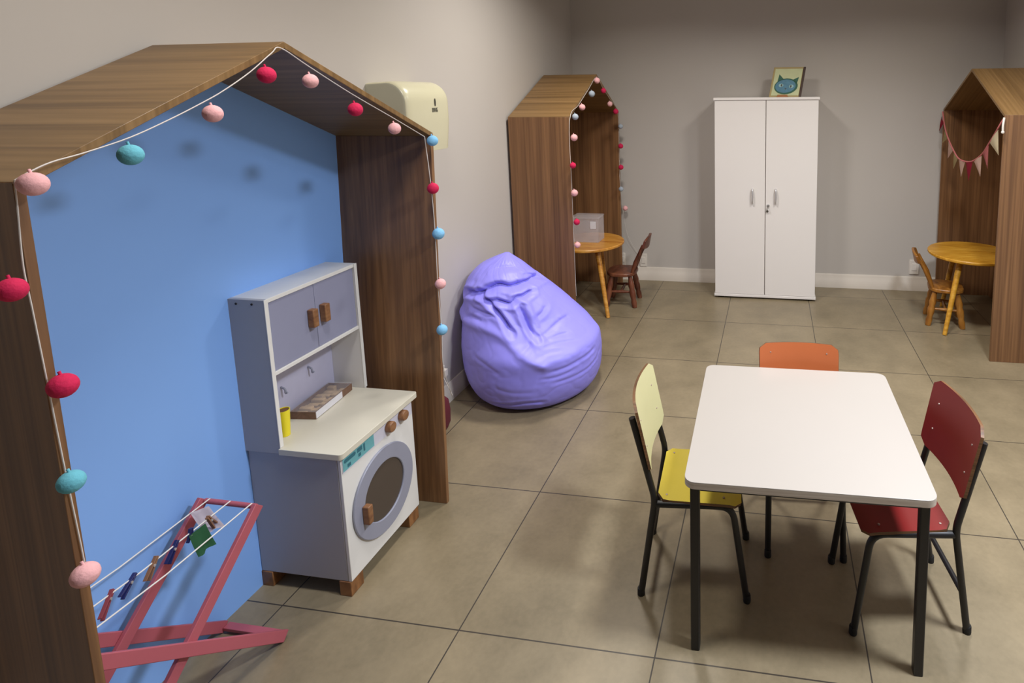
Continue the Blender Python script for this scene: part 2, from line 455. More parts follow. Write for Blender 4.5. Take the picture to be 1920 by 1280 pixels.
for mt, a, c, t in flags:
    bm = bm_new()
    # slightly billowed felt triangle with real thickness
    A, C, T = Vector((XB,)+a), Vector((XB,)+c), Vector((XB,)+t)
    n = 6; rows = []
    for i in range(n+1):
        f = i/n; l = A.lerp(T, f); r_ = C.lerp(T, f)
        row = []
        k = max(1, n-i)
        for j in range(n+1):
            q = l.lerp(r_, j/n)
            q.x += -0.008*math.sin(PI*j/n)*math.sin(PI*min(1, f+0.15)) - 0.004*f
            row.append(q)
        rows.append(row)
    vs = [[bm.verts.new(q) for q in row] for row in rows[:-1]]
    tip = bm.verts.new(rows[-1][0])
    for r0, r1 in zip(vs, vs[1:]):
        for j in range(n): bm.faces.new((r0[j], r0[j+1], r1[j+1], r1[j]))
    for j in range(n): bm.faces.new((vs[-1][j], vs[-1][j+1], tip))
    g = bm.faces[:]
    bmesh.ops.solidify(bm, geom=g, thickness=0.002)
    part(bt, 'flag', bm, mt, world=True)
bm = bm_new(); tube(bm, smooth_path([(2.1945,2.012,1.44),(2.186,2.000,1.40),(2.186,1.998,1.365)], 4), 0.006, 8); ball(bm, (2.186,1.998,1.360), 0.009)
part(bt, 'ribbon_end', bm, 'plate', world=True, label='white tied end of the bunting ribbon')

# ------------------------------------------------------------------ toy kitchen with washer door
tk = thing('toy_kitchen', 'white toy kitchen and washing machine inside the blue-backed play frame', 'toy kitchen', (-0.57, 0.235, 0))
W = dict(world=True)
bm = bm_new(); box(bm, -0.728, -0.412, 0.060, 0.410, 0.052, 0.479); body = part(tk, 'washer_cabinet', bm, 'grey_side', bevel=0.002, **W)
bm = bm_new(); box(bm, -0.411, -0.400, 0.060, 0.410, 0.052, 0.479); fp = part(tk, 'front_panel', bm, 'white', bevel=0.0015, **W)
bm = bm_new()
rr_ = [p for p in rrect(-0.5575, 0.2385, 0.345, 0.381, 0.012) if p[0] > -0.45]
cp_ = [(-0.7295,0.067),(-0.6035,0.067),(-0.6035,0.048)] + sorted([p for p in rr_ if p[1] < 0.2], key=lambda p: p[0]+p[1]*0.9) + sorted([p for p in rr_ if p[1] > 0.2], key=lambda p: p[1]*0.9-p[0]) + [(-0.6035,0.429),(-0.6035,0.427),(-0.7295,0.427)]
prism(bm, [(x, y, 0.480) for x, y in cp_], (0,0,0.019))
part(tk, 'countertop', bm, 'cream', bevel=0.002, **W)
for fx, fy, sx, sy in ((-0.445,0.058,1,1),(-0.730,0.058,1,1),(-0.445,0.352,1,1),(-0.730,0.352,1,1)):
    bm = bm_new(); box(bm, fx, fx+0.042, fy, fy+0.055, 0, 0.0515); part(tk, 'foot', bm, 'wood_foot', bevel=0.002, **W)
# upper cabinet shell
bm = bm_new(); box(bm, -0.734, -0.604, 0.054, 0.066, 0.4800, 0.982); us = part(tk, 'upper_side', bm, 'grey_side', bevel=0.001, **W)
for yy, xx in ((0.0535,-0.70),(0.0535,-0.645)):
    q = bm_new(); lathe(q, [(0.0035,-0.001),(0.0035,0.0004)], (xx, yy, 0.968), 12, 'y'); part(tk, 'screw', q, 'dark', parent=us, **W)
bm = bm_new(); box(bm, -0.734, -0.604, 0.428, 0.440, 0.4800, 0.982); part(tk, 'upper_side', bm, 'white', bevel=0.001, **W)
bm = bm_new(); box(bm, -0.734, -0.604, 0.0665, 0.4275, 0.969, 0.982); part(tk, 'upper_top', bm, 'white', bevel=0.001, **W)
bm = bm_new(); box(bm, -0.734, -0.604, 0.0665, 0.4275, 0.733, 0.745); part(tk, 'shelf', bm, 'white', bevel=0.001, **W)
# white front edging of the open frame
for y0, y1, z0, z1 in ((0.0535,0.0665,0.4995,0.9825),(0.4275,0.4405,0.4995,0.9825)):
    bm = bm_new(); box(bm, -0.6038, -0.6008, y0, y1, z0, z1)
    part(tk, 'edge_trim', bm, 'white', bevel=0.0008, **W)
bm = bm_new(); box(bm, -0.734, -0.728, 0.0665, 0.4275, 0.4995, 0.7325); bs = part(tk, 'backsplash', bm, 'splash', **W)
for hy, hz in ((0.200,0.606),(0.315,0.622)):
    q = bm_new(); tube(q, fillet([(-0.728,hy,hz+0.010),(-0.712,hy,hz+0.004),(-0.712,hy,hz-0.012),(-0.704,hy,hz-0.008)], 0.005), 0.0032, 8)
    part(tk, 'hook', q, 'ring_grey', parent=bs, **W)
for y0, y1, hy in ((0.0675,0.2465,0.222),(0.2478,0.4265,0.273)):
    bm = bm_new(); box(bm, -0.622, -0.609, y0, y1, 0.7455, 0.9685); d = part(tk, 'door', bm, 'lavender', bevel=0.0012, **W)
    q = bm_new(); box(q, -0.6088, -0.585, hy-0.011, hy+0.011, 0.828, 0.890); part(tk, 'handle', q, 'wood_knob', bevel=0.003, parent=d, **W)
# round washer door
yc, zc = 0.233, 0.248
bm = bm_new(); lathe(bm, [(0.098,0.0),(0.147,0.0),(0.149,0.002),(0.149,0.006),(0.147,0.008),(0.100,0.008),(0.098,0.006)], (-0.3998, yc, zc), 64, 'x', closed=True)
wd = part(tk, 'washer_door', bm, 'ring_grey', **W)
q = bm_new(); lathe(q, [(0.0,0.004),(0.05,0.0035),(0.0975,0.003),(0.0975,0.0005),(0,0.0005)], (-0.3998, yc, zc), 64, 'x'); part(tk, 'window', q, 'glass_dark', parent=wd, **W)
q = bm_new(); box(q, -0.3917, -0.368, 0.119, 0.140, 0.205, 0.268); part(tk, 'handle', q, 'wood_knob', bevel=0.003, parent=wd, **W)
# control strip
bm = bm_new(); box(bm, -0.3998, -0.3985, 0.064, 0.406, 0.424, 0.477); cs = part(tk, 'control_strip', bm, 'strip', **W)
q = bm_new(); box(q, -0.3984, -0.3976, 0.066, 0.205, 0.428, 0.472); st = part(tk, 'sticker', q, 'teal', parent=cs, **W)
q = bm_new()
prism(q, [(-0.3975, y, z) for y, z in rrect(0.096, 0.459, 0.050, 0.013, 0.006)], (0.0004,0,0))
for y0, y1, z0, z1 in ((0.128,0.150,0.452,0.466),(0.132,0.143,0.436,0.447),(0.156,0.163,0.440,0.466),(0.084,0.098,0.433,0.444)):
    box(q, -0.3975, -0.3971, y0, y1, z0, z1)
part(tk, 'sticker_print', q, 'teal_d', parent=cs, **W)
for ky, kz in ((0.278,0.451),(0.347,0.453)):
    q = bm_new(); lathe(q, [(0.012,0),(0.0185,0.001),(0.0185,0.016),(0.016,0.020),(0.006,0.021),(0,0.021)], (-0.3984, ky, kz), 28, 'x')
    part(tk, 'knob', q, 'wood_knob', **W)

# things on the toy counter
cu = thing('toy_cup', 'yellow toy cup with brown inside on the toy kitchen counter', 'cup', (-0.645, 0.119, 0.4995))
bm = bm_new(); lathe(bm, [(0,0),(0.0135,0),(0.0190,0.088),(0.0168,0.088),(0.0120,0.006),(0,0.006)], (0,0,0), 28); part(cu, 'cup_body', bm, 'cup_yellow')
bm = bm_new(); lathe(bm, [(0,0.072),(0.0155,0.072),(0.0162,0.086),(0,0.084)], (0,0,0), 24); part(cu, 'cup_filling', bm, 'cup_in')
gb = thing('game_box', 'flat box of brown wooden pieces under a clear lid on the toy kitchen counter', 'game box', (-0.672, 0.305, 0.4995))
g = Matrix.Rotation(math.radians(6), 4, 'Z') @ Matrix.Scale(1.25, 4, (1,0,0))
def gpart(name, bm, mat, par=None, **k):
    bm.transform(g); return part(gb, name, bm, mat, parent=par, **k)
bm = bm_new(); box(bm, -0.036, 0.036, -0.098, 0.098, 0, 0.003); box(bm, -0.036, 0.036, -0.098, -0.095, 0.003, 0.026)
box(bm, -0.036, 0.036, 0.095, 0.098, 0.003, 0.026); box(bm, -0.036, -0.033, -0.095, 0.095, 0.003, 0.026); box(bm, 0.033, 0.036, -0.095, 0.095, 0.003, 0.026)
tr = gpart('tray', bm, 'card_brown')
bm = bm_new()
for i in range(9):
    y0 = -0.090 + i*0.0205
    box(bm, -0.030, 0.000+0.008*math.sin(i*2.1), y0, y0+0.017, 0.0032, 0.016+0.006*math.sin(i*1.7))
    box(bm, 0.006, 0.028, y0, y0+0.017, 0.0032, 0.013+0.004*math.sin(i*2.3))
gpart('wooden_pieces', bm, 'pieces', bevel=0.002)
bm = bm_new(); box(bm, -0.0365, 0.0365, -0.0985, 0.0985, 0.0265, 0.030); gpart('lid', bm, 'clear_thin', bevel=0.001)
bm = bm_new(); box(bm, 0.0362, 0.0372, -0.0965, 0.04, 0.002, 0.0255); gpart('label_strip', bm, 'card_white')

# ------------------------------------------------------------------ pink drying rack (two crossed frames)
dr = thing('toy_drying_rack', 'pink folding toy clothes drying rack with crossed legs and white strings', 'drying rack', (-0.6, -0.34, 0))
XN, XF = -0.497, -0.703
TOPR, BOTL = (-0.120, 0.452), (-0.578, 0.010)
TOPL, BOTR = (-0.578, 0.450), (-0.098, 0.012)
def leg(xa, a, c, w=0.030, t=0.012):
    bm = bm_new()
    bar(bm, (xa, a[0], a[1]), (xa, c[0], c[1]), t, w)
    part(dr, 'leg', bm, 'pink_paint', bevel=0.0015, **W)
leg(XN-0.013, TOPR, BOTL); leg(XF+0.013, TOPR, BOTL)
leg(XN, TOPL, BOTR); leg(XF, TOPL, BOTR)
for (yy, zz), xa, xb in ((TOPR,XF+0.02,XN-0.02),((TOPL[0],TOPL[1]),XF+0.007,XN-0.007)):
    bm = bm_new(); tube(bm, [(xa, yy, zz-0.006), (xb, yy, zz-0.006)], 0.007, 14); part(dr, 'crossbar', bm, 'pink_paint', **W)
bm = bm_new(); bar(bm, (XF+0.007, BOTR[0]+0.0, 0.014), (XN-0.007, BOTR[0]+0.0, 0.014), 0.022, 0.010); part(dr, 'crossbar', bm, 'pink_paint', bevel=0.001, **W)
sy0, sz0, sy1, sz1 = -0.120, 0.450, -0.578, 0.448
for sx in (-0.668, -0.600, -0.530):
    bm = bm_new()
    tube(bm, [(sx, sy0+0.006, sz0-0.004), (sx, sy0, sz0+0.0035), (sx, -0.35, 0.444), (sx, sy1, sz1+0.0035), (sx, sy1-0.006, sz1-0.004)], 0.0018, 6)
    part(dr, 'string', bm, 'string', **W)

def peg(y, z, mat, label, tilt, roll=0.0, L=0.052, x=-0.600):
    r = thing('clothespin', label, 'clothespin', (x, y, z), 0, 'clothespins on the pink drying rack')
    R = Matrix.Rotation(roll, 4, 'Z') @ Matrix.Rotation(tilt, 4, 'X')
    for s in (-1, 1):
        bm = bm_new()
        prism(bm, [(-0.004, s*0.0005, 0.012), (-0.004, s*0.0042, 0.012), (-0.004, s*0.0052, -0.006), (-0.004, s*0.0085, -L+0.012), (-0.004, s*0.0050, -L+0.012), (-0.004, s*0.0012, -0.006)], (0.008,0,0))
        bm.transform(R); part(r, 'jaw', bm, mat, bevel=0.0006)
    bm = bm_new(); tube(bm, [(-0.0055,0,-0.008),(0.0055,0,-0.008)], 0.0033, 10); bm.transform(R); part(r, 'spring', bm, 'chrome')
peg(-0.182, 0.448, 'peg', 'natural wood clothespin beside the white card on the drying rack', 0.5, 0.3)
peg(-0.232, 0.448, 'navy', 'navy clothespin holding the green cloth on the drying rack', -0.2, 0.1, 0.034)
peg(-0.272, 0.446, 'navy', 'navy clothespin next to the green cloth on the drying rack', -0.75, 0.2)
peg(-0.322, 0.445, 'peg', 'natural wood clothespin in the middle of the rack string', -0.7, 0.2)
peg(-0.372, 0.444, 'navy', 'navy clothespin nearest the red-brown clothespin on the rack string', -1.1, 0.3)
peg(-0.418, 0.444, 'peg_red', 'red-brown clothespin on the rack string by the left post', -1.0, 0.5, 0.06)
def cloth(name, A, B, drop, mat, label, cat, sway):
    bm = bm_new(); A, B = Vector(A), Vector(B); n = 7
    vs = []
    for i in range(n+1):
        f = i/n; row = []
        for j in range(n+1):
            q = A.lerp(B, j/n) + Vector(drop)*f
            q.x += 0.006*math.sin(j*1.1)*f + sway*f*f
            row.append(bm.verts.new(q))
        vs.append(row)
    for r0, r1 in zip(vs, vs[1:]):
        for j in range(n): bm.faces.new((r0[j], r0[j+1], r1[j+1], r1[j]))
    bmesh.ops.solidify(bm, geom=bm.faces[:], thickness=0.0015)
    single(name, bm, mat, label, cat, smooth=60)
cloth('felt_cloth', (-0.596,-0.240,0.446), (-0.596,-0.196,0.447), (0.02,-0.004,-0.055), 'green_cloth', 'small green felt cloth pegged to the drying rack', 'cloth', 0.006)
cloth('paper_card', (-0.664,-0.178,0.456), (-0.636,-0.150,0.458), (0.038,-0.006,-0.052), 'white_cloth', 'small white card hanging at the top end of the drying rack', 'card', 0.01)

# ------------------------------------------------------------------ hand dryer on the left wall
hd = thing('hand_dryer', 'cream electric hand dryer mounted on the left wall above the blue-backed frame', 'hand dryer', (XL, 0.915, 1.35))
bm = bm_new()
# side profile (x from wall, z) with rounded top-front and tapered bottom, swept along y with rounded ends
prof = [(0.0,0.012),(0.0,0.300)]
for k in range(9):
    a = PI/2*(1-k/8)
    prof.append((0.100+0.085*math.cos(a), 0.215+0.090*math.sin(a)))
prof += [(0.185,0.13),(0.172,0.0),(0.150,-0.004),(0.02,0.0)]
ys = [(-0.158,0.90),(-0.154,0.945),(-0.146,0.975),(-0.134,0.992),(-0.118,1.0),(0.118,1.0),(0.134,0.992),(0.146,0.975),(0.154,0.945),(0.158,0.90)]
rings = []
for y, s in ys:
    rings.append([bm.verts.new((px*s, y, 0.15+(pz-0.15)*s)) for px, pz in prof])
for r0, r1 in zip(rings, rings[1:]):
    n = len(r0)
    for k in range(n): bm.faces.new((r0[k], r0[(k+1) % n], r1[(k+1) % n], r1[k]))
bm.faces.new(rings[0][::-1]); bm.faces.new(rings[-1])
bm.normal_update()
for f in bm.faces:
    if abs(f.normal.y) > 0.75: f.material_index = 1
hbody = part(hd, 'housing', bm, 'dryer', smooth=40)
hbody.data.materials.append(M['dryer_shade'])
bm = bm_new(); lathe(bm, [(0.030,-0.03),(0.034,0.004),(0.028,0.004),(0.024,-0.03)], (0.110, 0.0, 0.0), 24, closed=True); part(hd, 'nozzle', bm, 'plate')
# printed droplet-hand mark and letters on the front face (raised film)
bm = bm_new()
yy, zz = 0.038, 0.214
prism(bm, [(0.1852, yy+dy, zz+dz) for dy, dz in ((-0.004,-0.016),(0.004,-0.016),(0.006,0.0),(0.004,0.012),(0.0,0.018),(-0.004,0.012),(-0.006,0.0))], (0.0012,0,0))
part(hd, 'logo_mark', bm, 'ink')
bm = bm_new()
for (y0,y1,z0,z1) in ((0.014,0.017,0.172,0.190),(0.017,0.024,0.187,0.190),(0.017,0.023,0.180,0.183),(0.017,0.024,0.172,0.175),(0.022,0.0245,0.175,0.187),
                      (0.029,0.032,0.172,0.190),(0.036,0.039,0.172,0.190),(0.032,0.036,0.179,0.183),
                      (0.044,0.054,0.187,0.190),(0.044,0.047,0.172,0.187),(0.047,0.054,0.172,0.175),(0.051,0.054,0.175,0.182)):
    box(bm, 0.1852, 0.1864, y0, y1, z0, z1)
part(hd, 'lettering', bm, 'ink')

# ------------------------------------------------------------------ small wall fittings
def outlet(name, label, p0, nrm, w, h, plug=None):
    r = thing(name, label, 'wall outlet', p0)
    ax = 'y' if abs(nrm[1]) else 'x'
    s = nrm[1] if ax == 'y' else nrm[0]
    bm = bm_new()
    if ax == 'y': box(bm, -w/2, w/2, min(0, s*0.008), max(0, s*0.008), -h/2, h/2)
    else: box(bm, min(0, s*0.008), max(0, s*0.008), -w/2, w/2, -h/2, h/2)
    part(r, 'plate', bm, 'plate', bevel=0.002)
    bm = bm_new()
    if ax == 'y': box(bm, -w*0.28, w*0.28, min(s*0.0085, s*0.012), max(s*0.0085, s*0.012), -h*0.24, h*0.24)
    else: box(bm, min(s*0.0085, s*0.03), max(s*0.0085, s*0.03), -w*0.3, w*0.3, -h*0.3, h*0.3)
    part(r, 'socket', bm, 'plate' if not plug else plug, bevel=0.002)
    return r
outlet('wall_outlet', 'white wall outlet behind the small brown chair', (-0.176, YB-0.0005, 0.175), (0,-1,0), 0.060, 0.112)
outlet('wall_outlet', 'narrow white wall plate close to the far left play frame', (-0.352, YB-0.0005, 0.178), (0,-1,0), 0.030, 0.112)
outlet('wall_outlet', 'white wall outlet left of the right play frame', (2.045, YB-0.0005, 0.195), (0,-1,0), 0.072, 0.118)
outlet('wall_outlet', 'white wall plug low on the left wall near the beanbag', (XL+0.0005, 1.135, 0.185), (1,0,0), 0.05, 0.062, 'plate')
# maroon toy bag, mostly hidden behind the right post of the blue-backed frame
tb = thing('toy_bag', 'small maroon fabric bag on the floor behind the blue-backed frame post', 'bag', (-0.646, 0.93, 0))
bm = bm_new()
pr_ = [(0.060,0.0),(0.078,0.02),(0.082,0.08),(0.074,0.13),(0.050,0.155)]
rings = []
for r_, h in pr_:
    rings.append([bm.verts.new((r_*0.42*math.cos(2*PI*k/20)*(1+0.05*math.sin(5*k)), r_*math.sin(2*PI*k/20), h)) for k in range(20)])
for a, c in zip(rings, rings[1:]):
    for k in range(20): bm.faces.new((a[k], a[(k+1) % 20], c[(k+1) % 20], c[k]))
bm.faces.new(rings[0][::-1]); bm.faces.new(rings[-1])
part(tb, 'bag_body', bm, 'maroon', smooth=60)
bm = bm_new(); tube(bm, smooth_path([(0,-0.03,0.150),(0.0,-0.026,0.185),(0,0.0,0.20),(0,0.026,0.185),(0,0.03,0.150)]), 0.005, 8); part(tb, 'handle', bm, 'maroon')

# ------------------------------------------------------------------ beanbag
LV = [(0.0,-.37,1.43,.22,.22),(.012,-.37,1.43,.29,.29),(.06,-.37,1.43,.337,.338),(.15,-.372,1.43,.364,.365),(.25,-.380,1.43,.367,.36),(.34,-.407,1.43,.342,.33),(.43,-.448,1.43,.298,.29),(.52,-.495,1.43,.245,.24),(.60,-.535,1.43,.195,.18),(.67,-.55,1.44,.125,.12),(.71,-.54,1.45,.06,.06),(.735,-.525,1.46,.012,.01)]
def lv(t):
    i = min(int(t), len(LV)-2); f = t-i
    p0, p1, p2, p3 = LV[max(i-1,0)], LV[i], LV[i+1], LV[min(i+2,len(LV)-1)]
    o = []
    for k in range(5):
        a, b_, c, d = p0[k], p1[k], p2[k], p3[k]
        o.append(0.5*((2*b_)+(c-a)*f+(2*a-5*b_+4*c-d)*f*f+(3*b_-a-3*c+d)*f**3))
    return o
# folds of the cover: (azimuth deg, height) polylines, depth, width, profile
CR = [([(-140,.56),(-126,.574),(-106,.578),(-90,.599),(-72,.614),(-54,.602),(-31,.607),(-1,.608),(20,.60)], .036, .010, 'fold'),
      ([(-104,.583),(-92,.549),(-85,.515),(-80,.471),(-78,.434),(-76,.41)], .032, .010, 'fold'),
      ([(-90,.554),(-76,.547),(-65,.534),(-54,.557),(-43,.558),(-26,.575)], .026, .008, 'fold'),
      ([(-55,.524),(-56,.478),(-58,.43),(-58,.399),(-56,.375)], .026, .011, 'fold'),
      ([(-56,.369),(-42,.382),(-21,.413),(-6,.419)], .008, .006, 'fold'),
      ([(-56,.351),(-40,.361),(-22,.361)], .007, .005, 'fold'),
      ([(-58,.334),(-41,.337),(-19,.322)], .007, .006, 'fold'),
      ([(-64,.301),(-52,.316),(-38,.312)], .006, .005, 'fold'),
      ([(-74,.33),(-66,.35),(-60,.375)], .007, .006, 'fold'),
      ([(-46,.45),(-34,.47),(-24,.50)], .007, .007, 'fold'),
      ([(-53,.168),(-37,.167),(-20,.173),(-4,.19)], .005, .006, 'fold'),
      ([(-56,.227),(-40,.234),(-25,.243),(-8,.25)], .006, .006, 'fold'),
      ([(-64,.20),(-50,.196),(-34,.206)], .004, .005, 'fold'),
      ([(-108,.056),(-92,.061),(-76,.076),(-60,.07)], .008, .006, 'fold'),
      ([(-88,.681),(-60,.685),(-20,.679)], .012, .008, 'fold'),
      ([(-32,.638),(-11,.637),(6,.618)], .014, .007, 'fold'),
      ([(-120,.511),(-102,.498),(-90,.49),(-84,.46)], .009, .007, 'fold'),
      ([(-130,.46),(-116,.47),(-100,.455)], .006, .006, 'fold'),
      ([(-118,.30),(-104,.27),(-92,.23)], .003, .008, 'fold'),
      ([(-100,.16),(-84,.14),(-66,.135)], .003, .008, 'fold'),
      ([(-150,.46),(-133,.44),(-108,.436),(-88,.409),(-76,.345),(-65,.289),(-59,.27)], -.016, .024, 'ridge'),
      ([(-59,.27),(-46,.272),(-29,.293),(-4,.30),(20,.30)], -.008, .030, 'ridge'),
      ([(-110,.63),(-80,.645),(-50,.65),(-15,.645)], -.010, .020, 'ridge'),
      ([(-44,.52),(-46,.47),(-48,.42)], -.008, .014, 'ridge')]
import numpy as np
bm = bm_new()
NT, NA = 210, 320
lev = [lv((len(LV)-1)*i/NT) for i in range(NT+1)]
Z = np.array([q[0] for q in lev])[:, None]; RX = np.array([max(q[3], .03) for q in lev])[:, None]
AD = (np.arange(NA)*360.0/NA + 180) % 360 - 180
AD = AD[None, :]
def gs(x, w): return np.exp(-(x/w)**2)
DV = -0.044*gs(Z-.41, .075)*gs(AD+46, 36) + 0.016*gs(Z-.29, .05)*gs(AD+60, 60)
for poly, dep, w, kind in CR:
    pts = smooth_path([(a, z, 0) for a, z in poly], 4)
    best = np.full((NT+1, NA), 9.0)
    for p0, p1 in zip(pts, pts[1:]):
        k = np.radians(1)*RX
        px, pz = (AD-p0[0])*k, Z-p0[1]; qx, qz = (p1[0]-p0[0])*k, p1[1]-p0[1]
        u = np.clip((px*qx+pz*qz)/(qx*qx+qz*qz+1e-12), 0, 1)
        best = np.minimum(best, np.hypot(px-u*qx, pz-u*qz))
    # folds fade out towards their ends
    a0, a1 = poly[0], poly[-1]
    e0 = np.hypot((AD-a0[0])*np.radians(1)*RX, Z-a0[1]); e1 = np.hypot((AD-a1[0])*np.radians(1)*RX, Z-a1[1])
    fade = np.clip(np.minimum(e0, e1)/0.03, 0.25, 1)
    if kind == 'fold':
        DV = DV - fade*dep*(np.exp(-best/w) - 0.35*gs(best-2.6*w, 1.4*w))
    else:
        DV = DV - dep*gs(best, w)
rings = []
for i in range(NT+1):
    z, cx, cy, rx, ry = lev[i]
    ring = []
    for j in range(NA):
        a = 2*PI*j/NA
        dv = float(DV[i, j])
        p = Vector((math.cos(a)*3, math.sin(a)*3, z*9))
        env = min(1, z/.06)
        wr = abs(noise.noise(Vector((p.x*1.5+2, p.y*1.5, p.z*1.6))))
        dv += env*(0.006*noise.noise(p*0.8) - 0.0022*math.exp(-wr*7) + 0.0008*noise.noise(p*4))
        f = 1 + dv/max(rx, .06)
        ring.append(bm.verts.new((cx+rx*math.cos(a)*f, cy+ry*math.sin(a)*f, max(0.0, z))))
    rings.append(ring)
for r0, r1 in zip(rings, rings[1:]):
    for k in range(NA): bm.faces.new((r0[k], r0[(k+1) % NA], r1[(k+1) % NA], r1[k]))
bm.faces.new(rings[0][::-1]); bm.faces.new(rings[-1])
for v in bm.verts:
    if v.co.x < XL+0.016: v.co.x = XL+0.016 + (v.co.x-XL-0.016)*0.0
bb = single('beanbag', bm, 'purple', 'purple slouched beanbag chair on the floor against the left wall', 'beanbag', smooth=0)
for p in bb.data.polygons: p.use_smooth = True

# ------------------------------------------------------------------ white square table
tb = thing('childrens_table', 'white square-topped children\'s table with black legs', 'table', (1.013, 0.362, 0), math.radians(1.2))
bm = bm_new(); prism(bm, [(x, y, 0.5215) for x, y in rrect(0, 0, 0.668, 0.676, 0.030)], (0,0,0.0185)); part(tb, 'tabletop_core', bm, 'ply_edge', label='bare plywood edge below the white top')
bm = bm_new(); prism(bm, [(x, y, 0.5402) for x, y in rrect(0, 0, 0.668, 0.676, 0.030)], (0,0,0.002)); part(tb, 'tabletop', bm, 'table_white', bevel=0.0008)
for sx in (-1, 1):
    for sy in (-1, 1):
        bm = bm_new()
        bar(bm, (sx*0.308, sy*0.306, 0.0), (sx*0.306, sy*0.304, 0.521), 0.026, 0.026, (0,1,0))
        part(tb, 'leg', bm, 'black_metal', bevel=0.003)
bm = bm_new()
for sx in (-1, 1): box(bm, sx*0.306-0.010, sx*0.306+0.010, -0.2895, 0.2895, 0.499, 0.521)
for sy in (-1, 1): box(bm, -0.2915, 0.2915, sy*0.304-0.010, sy*0.304+0.010, 0.499, 0.521)
part(tb, 'apron', bm, 'black_metal', bevel=0.002)

# ------------------------------------------------------------------ school chairs
def school_chair(label, loc, rz, seat_mat, back_mat, back_label=None, zt=0.655):
    """local +x is the way the sitter faces; origin amid the four feet"""
    r = thing('school_chair', label, 'chair', loc, rz, 'small school chairs around the white table')
    hw = 0.128
    for s in (-1, 1):
        y = s*hw
        bm = bm_new()
        tube(bm, fillet([(-0.168,y,0.012),(-0.119,y,0.335),(-0.186,y,0.605)], 0.03), 0.0105, 12)
        l = part(r, 'back_leg', bm, 'black_metal', smooth=60)
        bm = bm_new(); lathe(bm, [(0.0118,0),(0.0124,0.003),(0.0118,0.022),(0.0108,0.024)], (-0.1695,y,0), 14); part(r, 'foot_cap', bm, 'rubber', parent=l)
        bm = bm_new()
        tube(bm, fillet([(-0.122,y*0.985,0.318),(0.122,y*0.97,0.322),(0.166,y,0.012)], 0.045), 0.0105, 12)
        l = part(r, 'front_leg', bm, 'black_metal', smooth=60)
        bm = bm_new(); lathe(bm, [(0.0118,0),(0.0124,0.003),(0.0118,0.022),(0.0108,0.024)], (0.168,y,0), 14); part(r, 'foot_cap', bm, 'rubber', parent=l)
    bm = bm_new(); tube(bm, [(-0.150,-hw+0.008,0.130),(-0.150,hw-0.008,0.130)], 0.0085, 10); part(r, 'stretcher', bm, 'black_metal', smooth=60)
    # seat: shallow scooped plywood with rounded corners
    bm = bm_new()
    NX, NY = 14, 12; top = []; 
    for i in range(NX+1):
        row = []
        u = i/NX
        x = -0.112 + 0.262*u
        hwid = 0.128 + 0.008*u
        cut = 0.0
        e = min(u, 1-u)*0.262
        if e < 0.025: cut = 0.025 - math.sqrt(max(0, 0.025**2-(0.025-e)**2))
        for j in range(NY+1):
            w = (j/NY*2-1)
            y = w*(hwid-cut)
            z = 0.3345 - 0.006*math.sin(PI*u)*(1-w*w) - (0.010*((u-0.82)/0.18)**2 if u > 0.82 else 0) + (0.006*((0.2-u)/0.2)**2 if u < 0.2 else 0)
            row.append((x, y, z))
        top.append(row)
    vt = [[bm.verts.new(q) for q in row] for row in top]
    for r0, r1 in zip(vt, vt[1:]):
        for j in range(NY): bm.faces.new((r0[j], r0[j+1], r1[j+1], r1[j]))
    bmesh.ops.recalc_face_normals(bm, faces=bm.faces)
    if bm.faces[0].normal.z < 0: bmesh.ops.reverse_faces(bm, faces=bm.faces[:])
    bmesh.ops.solidify(bm, geom=bm.faces[:], thickness=0.009)
    bm.normal_update()
    for f in bm.faces:
        if abs(f.normal.z) < 0.5: f.material_index = 1
    seat = part(r, 'seat', bm, seat_mat, smooth=40)
    seat.data.materials.append(M['ply_dark'])
    for sx in (-0.085, 0.095):
        for sy in (-0.105, 0.105):
            q = bm_new(); lathe(q, [(0.0034,-0.002),(0.0034,0.0028),(0,0.0034)], (sx, sy, 0.334), 12); part(r, 'rivet', q, 'screw', parent=seat)
    # backrest: curved plywood, concave to the sitter, tilted back
    bm = bm_new(); NYb, NZ = 18, 12; g = []
    H, Wd, rc = zt-0.432, 0.304, 0.026
    for i in range(NZ+1):
        u = i/NZ; zz = u*H; row = []
        e = min(u, 1-u)*H; cut = 0.0
        if e < rc: cut = rc - math.sqrt(max(0, rc*rc-(rc-e)**2))
        hwid = Wd/2 - cut - 0.004*(1-u)
        for j in range(NYb+1):
            w = j/NYb*2-1
            y = w*hwid
            x = -0.139 - 0.046*(u) - 0.0 + 0.022*(y/0.15)**2 - 0.004
            row.append((x, y, 0.432+zz))
        g.append(row)
    vt = [[bm.verts.new(q) for q in row] for row in g]
    for r0, r1 in zip(vt, vt[1:]):
        for j in range(NYb): bm.faces.new((r0[j], r0[j+1], r1[j+1], r1[j]))
    bmesh.ops.recalc_face_normals(bm, faces=bm.faces)
    if bm.faces[0].normal.x < 0: bmesh.ops.reverse_faces(bm, faces=bm.faces[:])
    bmesh.ops.solidify(bm, geom=bm.faces[:], thickness=0.009)
    bm.normal_update()
    for f in bm.faces:
        if abs(f.normal.x) < 0.6: f.material_index = 1
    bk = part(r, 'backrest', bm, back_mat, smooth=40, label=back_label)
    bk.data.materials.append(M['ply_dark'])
    for sz in (0.500, 0.585):
        for sy in (-0.108, 0.108):
            u = (sz-0.432)/H
            xx = -0.143 - 0.046*u + 0.022*(sy/0.15)**2
            q = bm_new(); lathe(q, [(0.0028,-0.002),(0.0028,0.002),(0,0.0026)], (xx, sy, sz), 10, 'x'); part(r, 'rivet', q, 'screw', parent=bk)
    return r
